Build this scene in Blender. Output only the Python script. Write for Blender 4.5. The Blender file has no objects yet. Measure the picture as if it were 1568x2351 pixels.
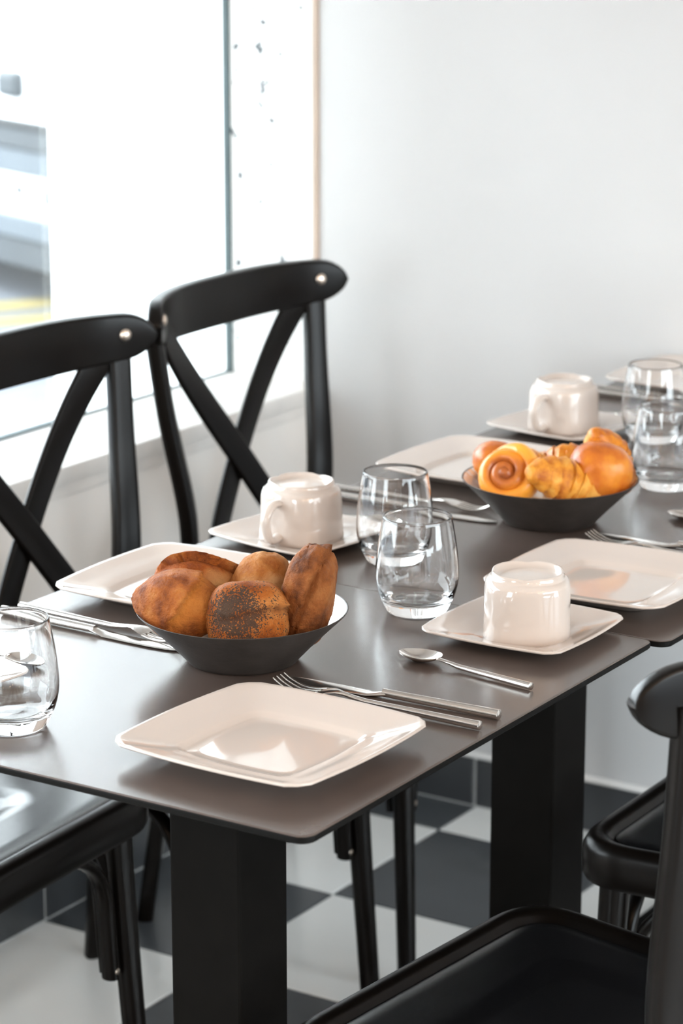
import bpy, bmesh, math, random
from mathutils import Vector, Matrix, noise, Euler

random.seed(7)
COL = bpy.context.scene.collection
scene = bpy.context.scene

# ------------------------------------------------------------------ camera, sky, exposure
IMG_W, IMG_H, FPX = 1568.0, 2351.0, 6100.0
PITCH, HEAD = math.radians(14.658), math.radians(32.494)
CAM = Vector((-1.608, -1.0557, 1.505))
FW = Vector((math.cos(PITCH) * math.cos(HEAD), math.cos(PITCH) * math.sin(HEAD), -math.sin(PITCH)))
RT = Vector((math.sin(HEAD), -math.cos(HEAD), 0))
UP = RT.cross(FW)
cam_data = bpy.data.cameras.new('camera')
cam = bpy.data.objects.new('camera', cam_data)
COL.objects.link(cam)
m3 = Matrix((RT, UP, -FW)).transposed()
cam.matrix_world = Matrix.Translation(CAM) @ m3.to_4x4()
cam_data.sensor_fit = 'VERTICAL'
cam_data.sensor_height = 36.0
cam_data.sensor_width = 36.0 * IMG_W / IMG_H
cam_data.lens = FPX / IMG_H * 36.0
cam_data.clip_start = 0.05
cam_data.clip_end = 200
cam_data.dof.use_dof = True
cam_data.dof.focus_distance = 2.40
cam_data.dof.aperture_fstop = 8.0
scene.camera = cam

world = bpy.data.worlds.new('world')
scene.world = world
world.use_nodes = True
wn = world.node_tree
wn.nodes.clear()
wo = wn.nodes.new('ShaderNodeOutputWorld')
wb = wn.nodes.new('ShaderNodeBackground')
wb.inputs['Color'].default_value = (0.87, 0.94, 1.0, 1)
wb.inputs['Strength'].default_value = 16.0
wn.links.new(wb.outputs[0], wo.inputs[0])

scene.view_settings.view_transform = 'Standard'
scene.view_settings.look = 'None'
scene.view_settings.gamma = 1.0
scene.view_settings.use_curve_mapping = False
scene.view_settings.exposure = -0.20
scene.cycles.max_bounces = 16
scene.cycles.transmission_bounces = 16
scene.cycles.glossy_bounces = 6
scene.cycles.diffuse_bounces = 5

# room dimensions (metres)
XE, XB = 1.82, -3.2          # end wall, wall behind the camera
YW, YG, YN = 1.167, 1.335, -3.0   # window wall inner face, glass plane, opposite wall
ZC = 2.75
ZS = 0.645                   # window sill
WIN_X0, WIN_Z1 = -2.2, 1.62
TZ = 0.74                    # table top

# portal so the sky is sampled through the window
pl = bpy.data.lights.new('window_portal', 'AREA')
pl.shape = 'RECTANGLE'
pl.size = XE - WIN_X0
pl.size_y = WIN_Z1 - ZS
pl.cycles.is_portal = True
po = bpy.data.objects.new('window_portal', pl)
COL.objects.link(po)
po.location = ((XE + WIN_X0) / 2, YG + 0.03, (ZS + WIN_Z1) / 2)
po.rotation_euler = (math.radians(-90), 0, 0)


pl2 = bpy.data.lights.new('door_added_portal', 'AREA')  # portal at the glazed door added behind the camera
pl2.shape = 'RECTANGLE'
pl2.size, pl2.size_y = 2.1, 1.1
pl2.cycles.is_portal = True
po2 = bpy.data.objects.new('door_added_portal', pl2)
COL.objects.link(po2)
po2.location = (XB - 0.13, 0.40, 1.05)
po2.rotation_euler = (0, math.radians(-90), 0)


pl3 = bpy.data.lights.new('window_added_portal', 'AREA')  # portal at the shop window added in the opposite wall
pl3.shape = 'RECTANGLE'
pl3.size, pl3.size_y = 3.3, 2.25
pl3.cycles.is_portal = True
po3 = bpy.data.objects.new('window_added_portal', pl3)
COL.objects.link(po3)
po3.location = (0.05, YN - 0.13, 1.175)
po3.rotation_euler = (math.radians(90), 0, 0)


def ray(px, py):
    return (RT * ((px - IMG_W / 2) / FPX) + UP * (-(py - IMG_H / 2) / FPX) + FW)


def on_z(px, py, z):
    d = ray(px, py)
    return CAM + d * ((z - CAM.z) / d.z)


# ------------------------------------------------------------------ materials
def new_mat(name):
    m = bpy.data.materials.new(name)
    m.use_nodes = True
    nt = m.node_tree
    b = nt.nodes['Principled BSDF']
    return m, nt, b


def N(nt, typ, **kw):
    n = nt.nodes.new(typ)
    for k, v in kw.items():
        if k in n.inputs:
            n.inputs[k].default_value = v
        else:
            setattr(n, k, v)
    return n


def coords(nt, scale=(1, 1, 1)):
    tc = nt.nodes.new('ShaderNodeTexCoord')
    mp = nt.nodes.new('ShaderNodeMapping')
    mp.inputs['Scale'].default_value = scale
    nt.links.new(tc.outputs['Object'], mp.inputs['Vector'])
    return mp.outputs['Vector']


def ramp(nt, fac, stops):
    r = nt.nodes.new('ShaderNodeValToRGB')
    els = r.color_ramp.elements
    while len(els) < len(stops):
        els.new(0.5)
    for e, (p, c) in zip(els, stops):
        e.position = p
        e.color = (*c, 1) if len(c) == 3 else c
    nt.links.new(fac, r.inputs['Fac'])
    return r.outputs['Color']


def bump(nt, b, height, strength=0.2, dist=0.002):
    bp = nt.nodes.new('ShaderNodeBump')
    bp.inputs['Strength'].default_value = strength
    bp.inputs['Distance'].default_value = dist
    nt.links.new(height, bp.inputs['Height'])
    nt.links.new(bp.outputs['Normal'], b.inputs['Normal'])


def simple(name, col, rough=0.5, metal=0.0, var=0.0, vscale=8.0, bmp=0.0, bscale=60.0, coat=0.0, ior=1.5, bdist=0.001, spec=0.5):
    m, nt, b = new_mat(name)
    b.inputs['Specular IOR Level'].default_value = spec
    b.inputs['Roughness'].default_value = rough
    b.inputs['Metallic'].default_value = metal
    b.inputs['Coat Weight'].default_value = coat
    b.inputs['IOR'].default_value = ior
    v = coords(nt)
    nz = N(nt, 'ShaderNodeTexNoise', Scale=vscale, Detail=4.0)
    nt.links.new(v, nz.inputs['Vector'])
    lo = tuple(c * (1 - var) for c in col)
    hi = tuple(min(1, c * (1 + var)) for c in col)
    c = ramp(nt, nz.outputs['Fac'], [(0.3, lo), (0.7, hi)])
    nt.links.new(c, b.inputs['Base Color'])
    if bmp > 0:
        n2 = N(nt, 'ShaderNodeTexNoise', Scale=bscale, Detail=5.0)
        nt.links.new(v, n2.inputs['Vector'])
        bump(nt, b, n2.outputs['Fac'], bmp, bdist)
    return m


M = {}
M['wall'] = simple('wall_paint', (0.49, 0.485, 0.482), 0.75, var=0.02, vscale=3, bmp=0.15, bscale=120)
M['wall_low'] = simple('wall_paint_greige', (0.80, 0.765, 0.73), 0.75, var=0.03, vscale=4, bmp=0.15, bscale=90)
M['wall_back'] = simple('wall_paint_warm_taupe', (0.30, 0.25, 0.21), 0.75, var=0.03, vscale=4)
M['wall_cream'] = simple('wall_paint_cream', (0.78, 0.75, 0.71), 0.75, var=0.02, vscale=4)
M['ceiling'] = simple('ceiling_paint', (0.84, 0.83, 0.81), 0.8, var=0.01)
M['sill'] = simple('sill_stone', (0.72, 0.69, 0.66), 0.45, var=0.05, vscale=25, bmp=0.1)
M['trim'] = simple('trim_paint', (0.74, 0.72, 0.70), 0.45, var=0.02)
M['wood_bead'] = simple('wood_bead', (0.38, 0.29, 0.23), 0.5, var=0.1)
M['gasket'] = simple('rubber_gasket', (0.06, 0.085, 0.09), 0.6, var=0.2)
M['grout'] = simple('grout', (0.50, 0.50, 0.49), 0.8, var=0.06, vscale=30)
M['tile_white'] = simple('tile_white', (0.88, 0.88, 0.86), 0.18, var=0.03, vscale=5, bmp=0.02, bscale=12, ior=1.65)
M['tile_black'] = simple('tile_charcoal', (0.06, 0.066, 0.073), 0.30, var=0.12, vscale=6, bmp=0.03, bscale=12)
M['tile_skirt'] = simple('tile_skirting', (0.035, 0.037, 0.04), 0.35, var=0.1)
M['chair'] = simple('black_lacquered_wood', (0.0030, 0.0021, 0.0016), 0.28, var=0.2, vscale=20, bmp=0.05, bscale=140, coat=0.0, spec=0.17)
M['chair_seat'] = simple('black_seat_ply', (0.0025, 0.0025, 0.003), 0.25, var=0.15, vscale=14, bmp=0.03, bscale=120, spec=0.7, ior=1.6)
M['column'] = simple('black_powder_coat', (0.005, 0.0045, 0.004), 0.55, var=0.1, vscale=30, bmp=0.12, bscale=500, bdist=0.0004, spec=0.03)
M['steel'] = simple('polished_steel', (0.74, 0.70, 0.66), 0.17, metal=1.0, var=0.03, vscale=40)
M['bolt'] = simple('bolt_brass_nickel', (0.78, 0.66, 0.56), 0.28, metal=1.0, var=0.02)
M['ceramic'] = simple('cream_porcelain', (0.52, 0.45, 0.405), 0.07, var=0.012, vscale=3, coat=0.35, bmp=0.02, bscale=9, bdist=0.002)
M['bowl_out'] = simple('bowl_dark_metal', (0.055, 0.046, 0.041), 0.48, metal=0.4, var=0.25, vscale=35, bmp=0.25, bscale=150)
M['paper'] = simple('paper', (0.85, 0.84, 0.82), 0.7, var=0.02)

# speckled plaster of the window return
m, nt, b = new_mat('speckled_plaster')
v = coords(nt)
vo = N(nt, 'ShaderNodeTexNoise', Scale=52.0, Detail=3.0)
nt.links.new(v, vo.inputs['Vector'])
c = ramp(nt, vo.outputs['Fac'], [(0.0, (0.06, 0.07, 0.08)), (0.335, (0.10, 0.11, 0.12)), (0.36, (0.84, 0.84, 0.83)), (1, (0.86, 0.86, 0.85))])
nt.links.new(c, b.inputs['Base Color'])
b.inputs['Roughness'].default_value = 0.8
bump(nt, b, vo.outputs['Fac'], 0.3, 0.004)
M['speckle'] = m

# table top laminate
m, nt, b = new_mat('table_laminate')
v = coords(nt)
n1 = N(nt, 'ShaderNodeTexNoise', Scale=9.0, Detail=8.0, Roughness=0.65)
nt.links.new(v, n1.inputs['Vector'])
c = ramp(nt, n1.outputs['Fac'], [(0.3, (0.066, 0.049, 0.042)), (0.7, (0.092, 0.070, 0.061))])
nt.links.new(c, b.inputs['Base Color'])
n2 = N(nt, 'ShaderNodeTexNoise', Scale=420.0, Detail=3.0)
nt.links.new(v, n2.inputs['Vector'])
rr = ramp(nt, n1.outputs['Fac'], [(0.3, (0.20,) * 3), (0.7, (0.24,) * 3)])
nt.links.new(rr, b.inputs['Roughness'])
b.inputs['IOR'].default_value = 1.62
M['table'] = m

M['table_edge'] = simple('table_black_core', (0.004, 0.0038, 0.0035), 0.5, var=0.1, spec=0.08)

# bowl inside: bright, crinkled tin
m, nt, b = new_mat('bowl_crinkled_tin')
v = coords(nt)
n1 = N(nt, 'ShaderNodeTexVoronoi', Scale=95.0)
nt.links.new(v, n1.inputs['Vector'])
b.inputs['Base Color'].default_value = (0.86, 0.84, 0.82, 1)
b.inputs['Metallic'].default_value = 0.75
b.inputs['Roughness'].default_value = 0.28
bump(nt, b, n1.outputs['Distance'], 0.6, 0.003)
M['bowl_in'] = m

# drinking glass
m, nt, b = new_mat('drinking_glass')
b.inputs['Base Color'].default_value = (1, 1, 1, 1)
b.inputs['Transmission Weight'].default_value = 1.0
b.inputs['Roughness'].default_value = 0.0
b.inputs['IOR'].default_value = 1.46
M['glass'] = m

# window glass: thin pane, mostly clear with a Fresnel sheen
m, nt, b = new_mat('window_glass')
nt.nodes.remove(b)
out = nt.nodes['Material Output']
tr = N(nt, 'ShaderNodeBsdfTransparent')
tr.inputs['Color'].default_value = (0.97, 0.985, 0.98, 1)
gl = N(nt, 'ShaderNodeBsdfGlossy')
gl.inputs['Roughness'].default_value = 0.02
fr = N(nt, 'ShaderNodeFresnel', IOR=1.25)
mx = N(nt, 'ShaderNodeMixShader')
nt.links.new(fr.outputs[0], mx.inputs[0])
nt.links.new(tr.outputs[0], mx.inputs[1])
nt.links.new(gl.outputs[0], mx.inputs[2])
nt.links.new(mx.outputs[0], out.inputs['Surface'])
M['pane'] = m

# white frosted film
m, nt, b = new_mat('frosted_film')
nt.nodes.remove(b)
out = nt.nodes['Material Output']
tl = N(nt, 'ShaderNodeBsdfTranslucent')
tl.inputs['Color'].default_value = (0.98, 0.98, 0.97, 1)
df = N(nt, 'ShaderNodeBsdfDiffuse')
df.inputs['Color'].default_value = (0.9, 0.9, 0.9, 1)
mx = N(nt, 'ShaderNodeMixShader')
mx.inputs[0].default_value = 0.06
nt.links.new(tl.outputs[0], mx.inputs[1])
nt.links.new(df.outputs[0], mx.inputs[2])
nt.links.new(mx.outputs[0], out.inputs['Surface'])
M['film'] = m


def bread_mat(name, light, mid, dark, scale=22.0, rough=0.6, flour=None, seeds=None, lo=0.36, hi=0.64, bs=0.9, bdist=0.006, torn=None, spec=0.18):
    m, nt, b = new_mat(name)
    v = coords(nt)
    n1 = N(nt, 'ShaderNodeTexNoise', Scale=scale, Detail=6.0, Roughness=0.6)
    nt.links.new(v, n1.inputs['Vector'])
    col = ramp(nt, n1.outputs['Fac'], [(lo, dark), ((lo + hi) / 2, mid), (hi, light)])
    if flour:
        n3 = N(nt, 'ShaderNodeTexNoise', Scale=15.0, Detail=3.0)
        nt.links.new(v, n3.inputs['Vector'])
        f = ramp(nt, n3.outputs['Fac'], [(0.50, (0, 0, 0)), (0.66, (0.75,) * 3)])
        mxn = N(nt, 'ShaderNodeMix', data_type='RGBA')
        nt.links.new(f, mxn.inputs['Factor'])
        nt.links.new(col, mxn.inputs[6])
        mxn.inputs[7].default_value = (*flour, 1)
        col = mxn.outputs[2]
    if seeds:
        # poppy seeds gathered in one patch of the crust (seed-sized specks inside a soft mask)
        tc = nt.nodes.new('ShaderNodeTexCoord')
        sub = N(nt, 'ShaderNodeVectorMath', operation='DISTANCE')
        nt.links.new(tc.outputs['Object'], sub.inputs[0])
        sub.inputs[1].default_value = seeds
        mk = N(nt, 'ShaderNodeMapRange')
        mk.inputs['From Min'].default_value = 0.014
        mk.inputs['From Max'].default_value = 0.036
        mk.inputs['To Min'].default_value = 0.50
        mk.inputs['To Max'].default_value = 0.20
        nt.links.new(sub.outputs['Value'], mk.inputs['Value'])
        n4 = N(nt, 'ShaderNodeTexNoise', Scale=620.0, Detail=1.0)
        nt.links.new(v, n4.inputs['Vector'])
        n5 = N(nt, 'ShaderNodeTexNoise', Scale=70.0, Detail=2.0)
        nt.links.new(v, n5.inputs['Vector'])
        ad = N(nt, 'ShaderNodeMath', operation='MULTIPLY_ADD')
        nt.links.new(n5.outputs['Fac'], ad.inputs[0])
        ad.inputs[1].default_value = 0.4
        nt.links.new(mk.outputs[0], ad.inputs[2])
        sb = N(nt, 'ShaderNodeMath', operation='SUBTRACT')
        nt.links.new(ad.outputs[0], sb.inputs[0])
        nt.links.new(n4.outputs['Fac'], sb.inputs[1])
        f = ramp(nt, sb.outputs[0], [(0.0, (0, 0, 0)), (0.09, (0.92,) * 3)])
        mxn = N(nt, 'ShaderNodeMix', data_type='RGBA')
        nt.links.new(f, mxn.inputs['Factor'])
        nt.links.new(col, mxn.inputs[6])
        mxn.inputs[7].default_value = (0.042, 0.032, 0.024, 1)
        col = mxn.outputs[2]
    if torn:
        at = N(nt, 'ShaderNodeAttribute', attribute_name='tear')
        mxn = N(nt, 'ShaderNodeMix', data_type='RGBA')
        nt.links.new(at.outputs['Fac'], mxn.inputs['Factor'])
        nt.links.new(col, mxn.inputs[6])
        mxn.inputs[7].default_value = (*torn, 1)
        col = mxn.outputs[2]
    nt.links.new(col, b.inputs['Base Color'])
    b.inputs['Roughness'].default_value = rough
    b.inputs['Specular IOR Level'].default_value = spec
    n2 = N(nt, 'ShaderNodeTexNoise', Scale=190.0, Detail=6.0, Roughness=0.65)
    nt.links.new(v, n2.inputs['Vector'])
    bump(nt, b, n2.outputs['Fac'], bs, bdist)
    return m


# ------------------------------------------------------------------ mesh helpers
def tag(o, label, cat, group=None, kind=None):
    if label:
        o['label'] = label
    if cat:
        o['category'] = cat
    if group:
        o['group'] = group
    if kind:
        o['kind'] = kind
    return o


def empty(name, loc=(0, 0, 0), rz=0.0):
    o = bpy.data.objects.new(name, None)
    COL.objects.link(o)
    o.location = loc
    o.rotation_euler = (0, 0, rz)
    o.empty_display_size = 0.05
    return o


LAST_BOX = [None]


def obj(name, bm, mat, parent=None, smooth=True, angle=40):
    if bm is LAST_BOX[0]:
        smooth = False
    me = bpy.data.meshes.new(name)
    bmesh.ops.recalc_face_normals(bm, faces=bm.faces)
    bm.to_mesh(me)
    bm.free()
    mats = mat if isinstance(mat, (list, tuple)) else [mat]
    for x in mats:
        me.materials.append(x)
    if smooth:
        me.polygons.foreach_set('use_smooth', [True] * len(me.polygons))
        try:
            me.set_sharp_from_angle(angle=math.radians(angle))
        except Exception:
            pass
    o = bpy.data.objects.new(name, me)
    COL.objects.link(o)
    if parent:
        o.parent = parent
    return o


def struct(name, bm, mat, parent=None, smooth=False):
    o = obj(name, bm, mat, parent, smooth)
    if parent is None:
        o['kind'] = 'structure'
    return o


def box(x0, x1, y0, y1, z0, z1, bev=0.0, seg=2, bm=None):
    new = bmesh.new()
    vs = [new.verts.new((x, y, z)) for z in (z0, z1) for y in (y0, y1) for x in (x0, x1)]
    for f in ((0, 2, 3, 1), (4, 5, 7, 6), (0, 1, 5, 4), (2, 6, 7, 3), (0, 4, 6, 2), (1, 3, 7, 5)):
        new.faces.new([vs[i] for i in f])
    if bev > 0:
        bmesh.ops.bevel(new, geom=list(new.edges), offset=bev, segments=seg, profile=0.5, affect='EDGES')
    if bm is None:
        LAST_BOX[0] = new
        return new
    me = bpy.data.meshes.new('tmp')
    new.to_mesh(me)
    new.free()
    bm.from_mesh(me)
    bpy.data.meshes.remove(me)
    return bm


def rings(loops, close_start=True, close_end=True, bm=None, cyclic=False):
    """skin a list of closed vertex loops (lists of Vectors)"""
    bm = bm or bmesh.new()
    L = [[bm.verts.new(p) for p in lp] for lp in loops]
    n = len(L[0])
    cnt = len(L)
    for i in range(cnt if cyclic else cnt - 1):
        A, B = L[i], L[(i + 1) % cnt]
        for j in range(n):
            k = (j + 1) % n
            bm.faces.new((A[j], A[k], B[k], B[j]))
    if not cyclic:
        if close_start:
            bm.faces.new(list(reversed(L[0])))
        if close_end:
            bm.faces.new(L[-1])
    return bm


def lathe(profile, n=48, close_start=True, close_end=True):
    loops = []
    for r, z in profile:
        r = max(r, 1e-5)
        loops.append([Vector((r * math.cos(2 * math.pi * k / n), r * math.sin(2 * math.pi * k / n), z)) for k in range(n)])
    return rings(loops, close_start, close_end)


def sweep(pts, sec, up=Vector((0, 0, 1)), bm=None, cyclic=False):
    """pts: path; sec(i, t) -> list of (a, b) offsets; a along side, b along 'up-ish' normal"""
    loops = []
    n = len(pts)
    for i, p in enumerate(pts):
        if cyclic:
            t = (pts[(i + 1) % n] - pts[i - 1]).normalized()
        else:
            t = (pts[min(i + 1, n - 1)] - pts[max(i - 1, 0)]).normalized()
        u = up(i, i / (n - 1)) if callable(up) else up
        s = t.cross(u)
        if s.length < 1e-6:
            s = Vector((1, 0, 0))
        s.normalize()
        nn = s.cross(t).normalized()
        loops.append([p + s * a + nn * b for a, b in sec(i, i / (n - 1))])
    return rings(loops, bm=bm, cyclic=cyclic)


def ell(a, b, n=12):
    return [(a * math.cos(2 * math.pi * k / n), b * math.sin(2 * math.pi * k / n)) for k in range(n)]


def rrect(a, b, r, n=3):
    """rounded rectangle half-sizes a,b"""
    r = min(r, a * 0.999, b * 0.999)
    out = []
    for cx, cy, a0 in ((a - r, b - r, 0), (-a + r, b - r, 90), (-a + r, -b + r, 180), (a - r, -b + r, 270)):
        for k in range(n + 1):
            t = math.radians(a0 + 90 * k / n)
            out.append((cx + r * math.cos(t), cy + r * math.sin(t)))
    return out


def bez(ps, n=16):
    """Catmull-Rom through points"""
    ps = [Vector(p) for p in ps]
    out = []
    P = [ps[0] * 2 - ps[1]] + ps + [ps[-1] * 2 - ps[-2]]
    for i in range(1, len(P) - 2):
        for k in range(n):
            t = k / n
            a, b, c, d = P[i - 1], P[i], P[i + 1], P[i + 2]
            out.append(0.5 * ((2 * b) + (c - a) * t + (2 * a - 5 * b + 4 * c - d) * t * t + (3 * b - a - 3 * c + d) * t ** 3))
    out.append(ps[-1])
    return out


def copy_tree(o, parent=None):
    c = o.copy()
    COL.objects.link(c)
    c.parent = parent
    for ch in list(o.children):
        copy_tree(ch, c)
    return c


# ------------------------------------------------------------------ the room
floor = struct('floor', box(XB, XE, YN, YG + 0.1, -0.12, -0.004), M['grout'])
TS = 0.30
tile_me = {}
for dark in (True, False):
    h = TS / 2 - 0.0015
    t = obj('tile', box(-h, h, -h, h, -0.010, 0.0, 0.0012, 1), M['tile_black' if dark else 'tile_white'], None, False)
    tile_me[dark] = t.data
    bpy.data.objects.remove(t)
for i in range(-15, 3):
    for j in range(-13, 2):
        x0, y0 = 1.10 + TS * i, 0.875 + TS * j
        x1, y1 = min(x0 + TS, XE), min(y0 + TS, YW)
        if x1 < XB + 0.3 or y1 < YN + 0.3 or x0 < XB or y0 < YN:
            continue
        dark = (i + j) % 2 == 0
        if x1 - x0 < TS - 0.001 or y1 - y0 < TS - 0.001:
            o = obj('tile', box(x0 + 0.0015, x1 - 0.0005, y0 + 0.0015, y1 - 0.0005, -0.010, 0, 0.0012, 1),
                    M['tile_black' if dark else 'tile_white'], floor, False)
        else:
            o = bpy.data.objects.new('tile', tile_me[dark])
            COL.objects.link(o)
            o.parent = floor
            o.location = (x0 + TS / 2, y0 + TS / 2, 0)

struct('ceiling', box(XB, XE + 0.1, YN, YG + 0.1, ZC, ZC + 0.1), M['ceiling'])
struct('wall_end', box(XE, XE + 0.12, YN, YW + 0.004, -0.1, ZC), M['wall'])
struct('wall_return', box(XE + 0.001, XE + 0.12, YW + 0.022, YG + 0.06, ZS - 0.02, ZC), M['speckle'])
DY0, DY1, DZ1 = -0.15, 0.95, 2.1
struct('wall_behind', box(XB - 0.12, XB, YN, DY0, -0.1, ZC), M['wall_back'])
struct('wall_behind_corner', box(XB - 0.12, XB, DY1, YG + 0.1, -0.1, ZC), M['wall_back'])
struct('wall_behind_lintel', box(XB - 0.12, XB, DY0, DY1, DZ1, ZC), M['wall_back'])
struct('wall_behind_threshold', box(XB - 0.12, XB, DY0, DY1, -0.1, 0.0), M['grout'])
door_added = empty('door_added_1', (XB - 0.06, (DY0 + DY1) / 2, 0))  # unseen glazed door, added to bring in cool daylight from behind
door_added['kind'] = 'structure'
hw = (DY1 - DY0) / 2
for bx in ((-hw, -hw + 0.07, 0, DZ1), (hw - 0.07, hw, 0, DZ1), (-hw + 0.07, hw - 0.07, 0, 0.10), (-hw + 0.07, hw - 0.07, DZ1 - 0.07, DZ1)):
    obj('door_added_frame', box(-0.025, 0.025, bx[0], bx[1], bx[2], bx[3], 0.003, 1), M['gasket'], door_added)
obj('door_added_glass', box(-0.004, 0.004, -hw + 0.065, hw - 0.065, 0.095, DZ1 - 0.065), M['pane'], door_added, False)
obj('door_handle', box(0.024, 0.06, hw - 0.14, hw - 0.115, 0.95, 1.25, 0.008, 2), M['steel'], door_added)
FX0, FX1, FZ0, FZ1 = -1.6, 1.7, 0.05, 2.3
struct('wall_opposite', box(FX1, XE + 0.12, YN - 0.12, YN, -0.1, ZC), M['wall_cream'])
struct('wall_opposite_corner', box(XB, FX0, YN - 0.12, YN, -0.1, ZC), M['wall_cream'])
struct('wall_opposite_lintel', box(FX0, FX1, YN - 0.12, YN, FZ1, ZC), M['wall_cream'])
struct('wall_opposite_plinth', box(FX0, FX1, YN - 0.12, YN, -0.1, FZ0), M['wall_cream'])
sf = empty('window_added', ((FX0 + FX1) / 2, YN - 0.06, FZ0))  # unseen shop window, added to brighten the floor and lower walls
sf['kind'] = 'structure'
hw, hh = (FX1 - FX0) / 2, FZ1 - FZ0
for bx in ((-hw, -hw + 0.05, 0, hh), (hw - 0.05, hw, 0, hh), (-0.025, 0.025, 0.05, hh - 0.05), (-hw + 0.05, hw - 0.05, 0, 0.05), (-hw + 0.05, hw - 0.05, hh - 0.05, hh)):
    obj('window_added_frame', box(bx[0], bx[1], -0.025, 0.025, bx[2], bx[3], 0.003, 1), M['gasket'], sf)
for x0, x1 in ((-hw + 0.045, -0.02), (0.02, hw - 0.045)):
    obj('window_added_pane', box(x0, x1, -0.004, 0.004, 0.045, hh - 0.045), M['pane'], sf, False)
struct('wall_window_lower', box(XB, XE + 0.05, YW + 0.004, YG + 0.10, -0.1, ZS - 0.028), M['wall_low'])
struct('wall_window_left', box(XB, WIN_X0, YW + 0.004, YG + 0.10, ZS - 0.028, ZC), M['wall'])
struct('wall_window_upper', box(WIN_X0, XE, YW + 0.004, YG + 0.10, WIN_Z1, ZC), M['wall'])
# corner bead between end wall and the speckled return
t1 = struct('trim_1', box(XE - 0.006, XE + 0.04, YW + 0.010, YW + 0.024, ZS - 0.02, ZC, 0.002), M['trim'])
struct('trim_2', box(XE - 0.005, XE + 0.04, YW + 0.001, YW + 0.0105, ZS - 0.026, ZC, 0.002), M['wood_bead'])
# sill slab with a front lip
sill = bmesh.new()
box(WIN_X0, XE, YW - 0.006, YG + 0.06, ZS - 0.026, ZS, 0.003, 2, bm=sill)
struct('trim_3', sill, M['sill'], smooth=True)
sill_b = struct('trim_4', box(XB, XE, YW - 0.001, YW + 0.02, ZS - 0.045, ZS - 0.0255, 0.002), M['sill'])

# window
win = empty('window_1', ((WIN_X0 + XE) / 2, YG, ZS))
win['kind'] = 'structure'
wx0, wx1 = WIN_X0 - win.location.x, XE - win.location.x
wz1 = WIN_Z1 - ZS
obj('window_glass', box(wx0, wx1, 0.008, 0.014, 0.0, wz1), M['pane'], win, False)
obj('gasket', box(wx1 - 0.006, wx1 + 0.001, -0.002, 0.02, -0.002, wz1, 0.002), M['gasket'], win)
obj('gasket', box(wx0, wx1 - 0.01, 0.000, 0.02, -0.002, 0.003, 0.001), M['gasket'], win)
obj('gasket', box(wx0, wx0 + 0.02, -0.004, 0.02, -0.002, wz1, 0.002), M['gasket'], win)
obj('gasket', box(wx0, wx1, -0.004, 0.02, wz1 - 0.01, wz1, 0.002), M['gasket'], win)
obj('frosted_film', box(1.376 - win.location.x, wx1 - 0.010, 0.0055, 0.0075, 0.003, wz1 - 0.01), M['film'], win, False)

# tiled skirting
for nm, along_y in (('baseboard_end', True), ('baseboard_window', False)):
    if along_y:
        base = struct(nm, box(XE - 0.006, XE, YN, YW, 0, 0.084), M['grout'])
        cap = obj('skirting_cap', box(XE - 0.011, XE, YN, YW, 0.0815, 0.091, 0.003), M['trim'], base)
    else:
        base = struct(nm, box(XB, XE, YW - 0.002, YW + 0.004, 0, 0.084), M['grout'])
        cap = obj('skirting_cap', box(XB, XE, YW - 0.007, YW + 0.004, 0.0815, 0.091, 0.003), M['trim'], base)
    n = 13 if along_y else 16
    for k in range(n):
        g = 0.0025
        if along_y:
            y0 = 0.875 - TS * (k - 1)
            bm = box(XE - 0.0095, XE - 0.002, y0 + g, min(y0 + TS, YW) - g, 0.003, 0.080, 0.0015, 1)
            if y0 < YN:
                bm.free()
                continue
        else:
            x0 = 1.70 - TS * k
            bm = box(x0 + g, min(x0 + TS, XE - 0.01) - g, YW - 0.0055, YW + 0.002, 0.003, 0.080, 0.0015, 1)
        obj('tile', bm, M['tile_skirt'], base, False)


# ------------------------------------------------------------------ pendant bulbs that light the room
m, nt, b = new_mat('bulb_glow')
b.inputs['Base Color'].default_value = (1, 0.85, 0.65, 1)
b.inputs['Emission Color'].default_value = (1.0, 0.66, 0.40, 1)
b.inputs['Emission Strength'].default_value = 115.0
M['bulb'] = m
pend = empty('pendant_lamp', (0, 0, 0))
BZ = 2.02
bulb = obj('bulb', lathe([(0.0, -0.062), (0.026, -0.058), (0.046, -0.038), (0.052, -0.012), (0.046, 0.016), (0.030, 0.042), (0.019, 0.058), (0.017, 0.066), (0.0, 0.067)], 20), M['bulb'], pend)
bulb.location.z = BZ
sock = obj('socket', lathe([(0.0, 0.064), (0.021, 0.064), (0.022, 0.11), (0.014, 0.125), (0.0, 0.126)], 20), M['column'], pend)
sock.location.z = BZ
obj('cable', lathe([(0.0, BZ + 0.12), (0.004, BZ + 0.12), (0.004, ZC - 0.02), (0.0, ZC - 0.02)], 8), M['column'], pend)
obj('ceiling_rose', lathe([(0.0, ZC - 0.03), (0.045, ZC - 0.028), (0.05, ZC), (0.0, ZC)], 20), M['column'], pend)
lamp_spots = [(-1.9, -1.5), (-1.1, -1.9), (-0.4, -1.5), (-0.5, -2.5), (-2.6, -1.6), (-2.4, -0.4), (-1.9, -2.4), (-2.5, 0.4)]
for i, (x, y) in enumerate(lamp_spots):
    o = pend if i == 0 else copy_tree(pend)
    o.location = (x, y, 0)
    tag(o, 'warm bare bulb pendant hanging from the ceiling over the room', 'lamp', 'bare bulb pendants')


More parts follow.
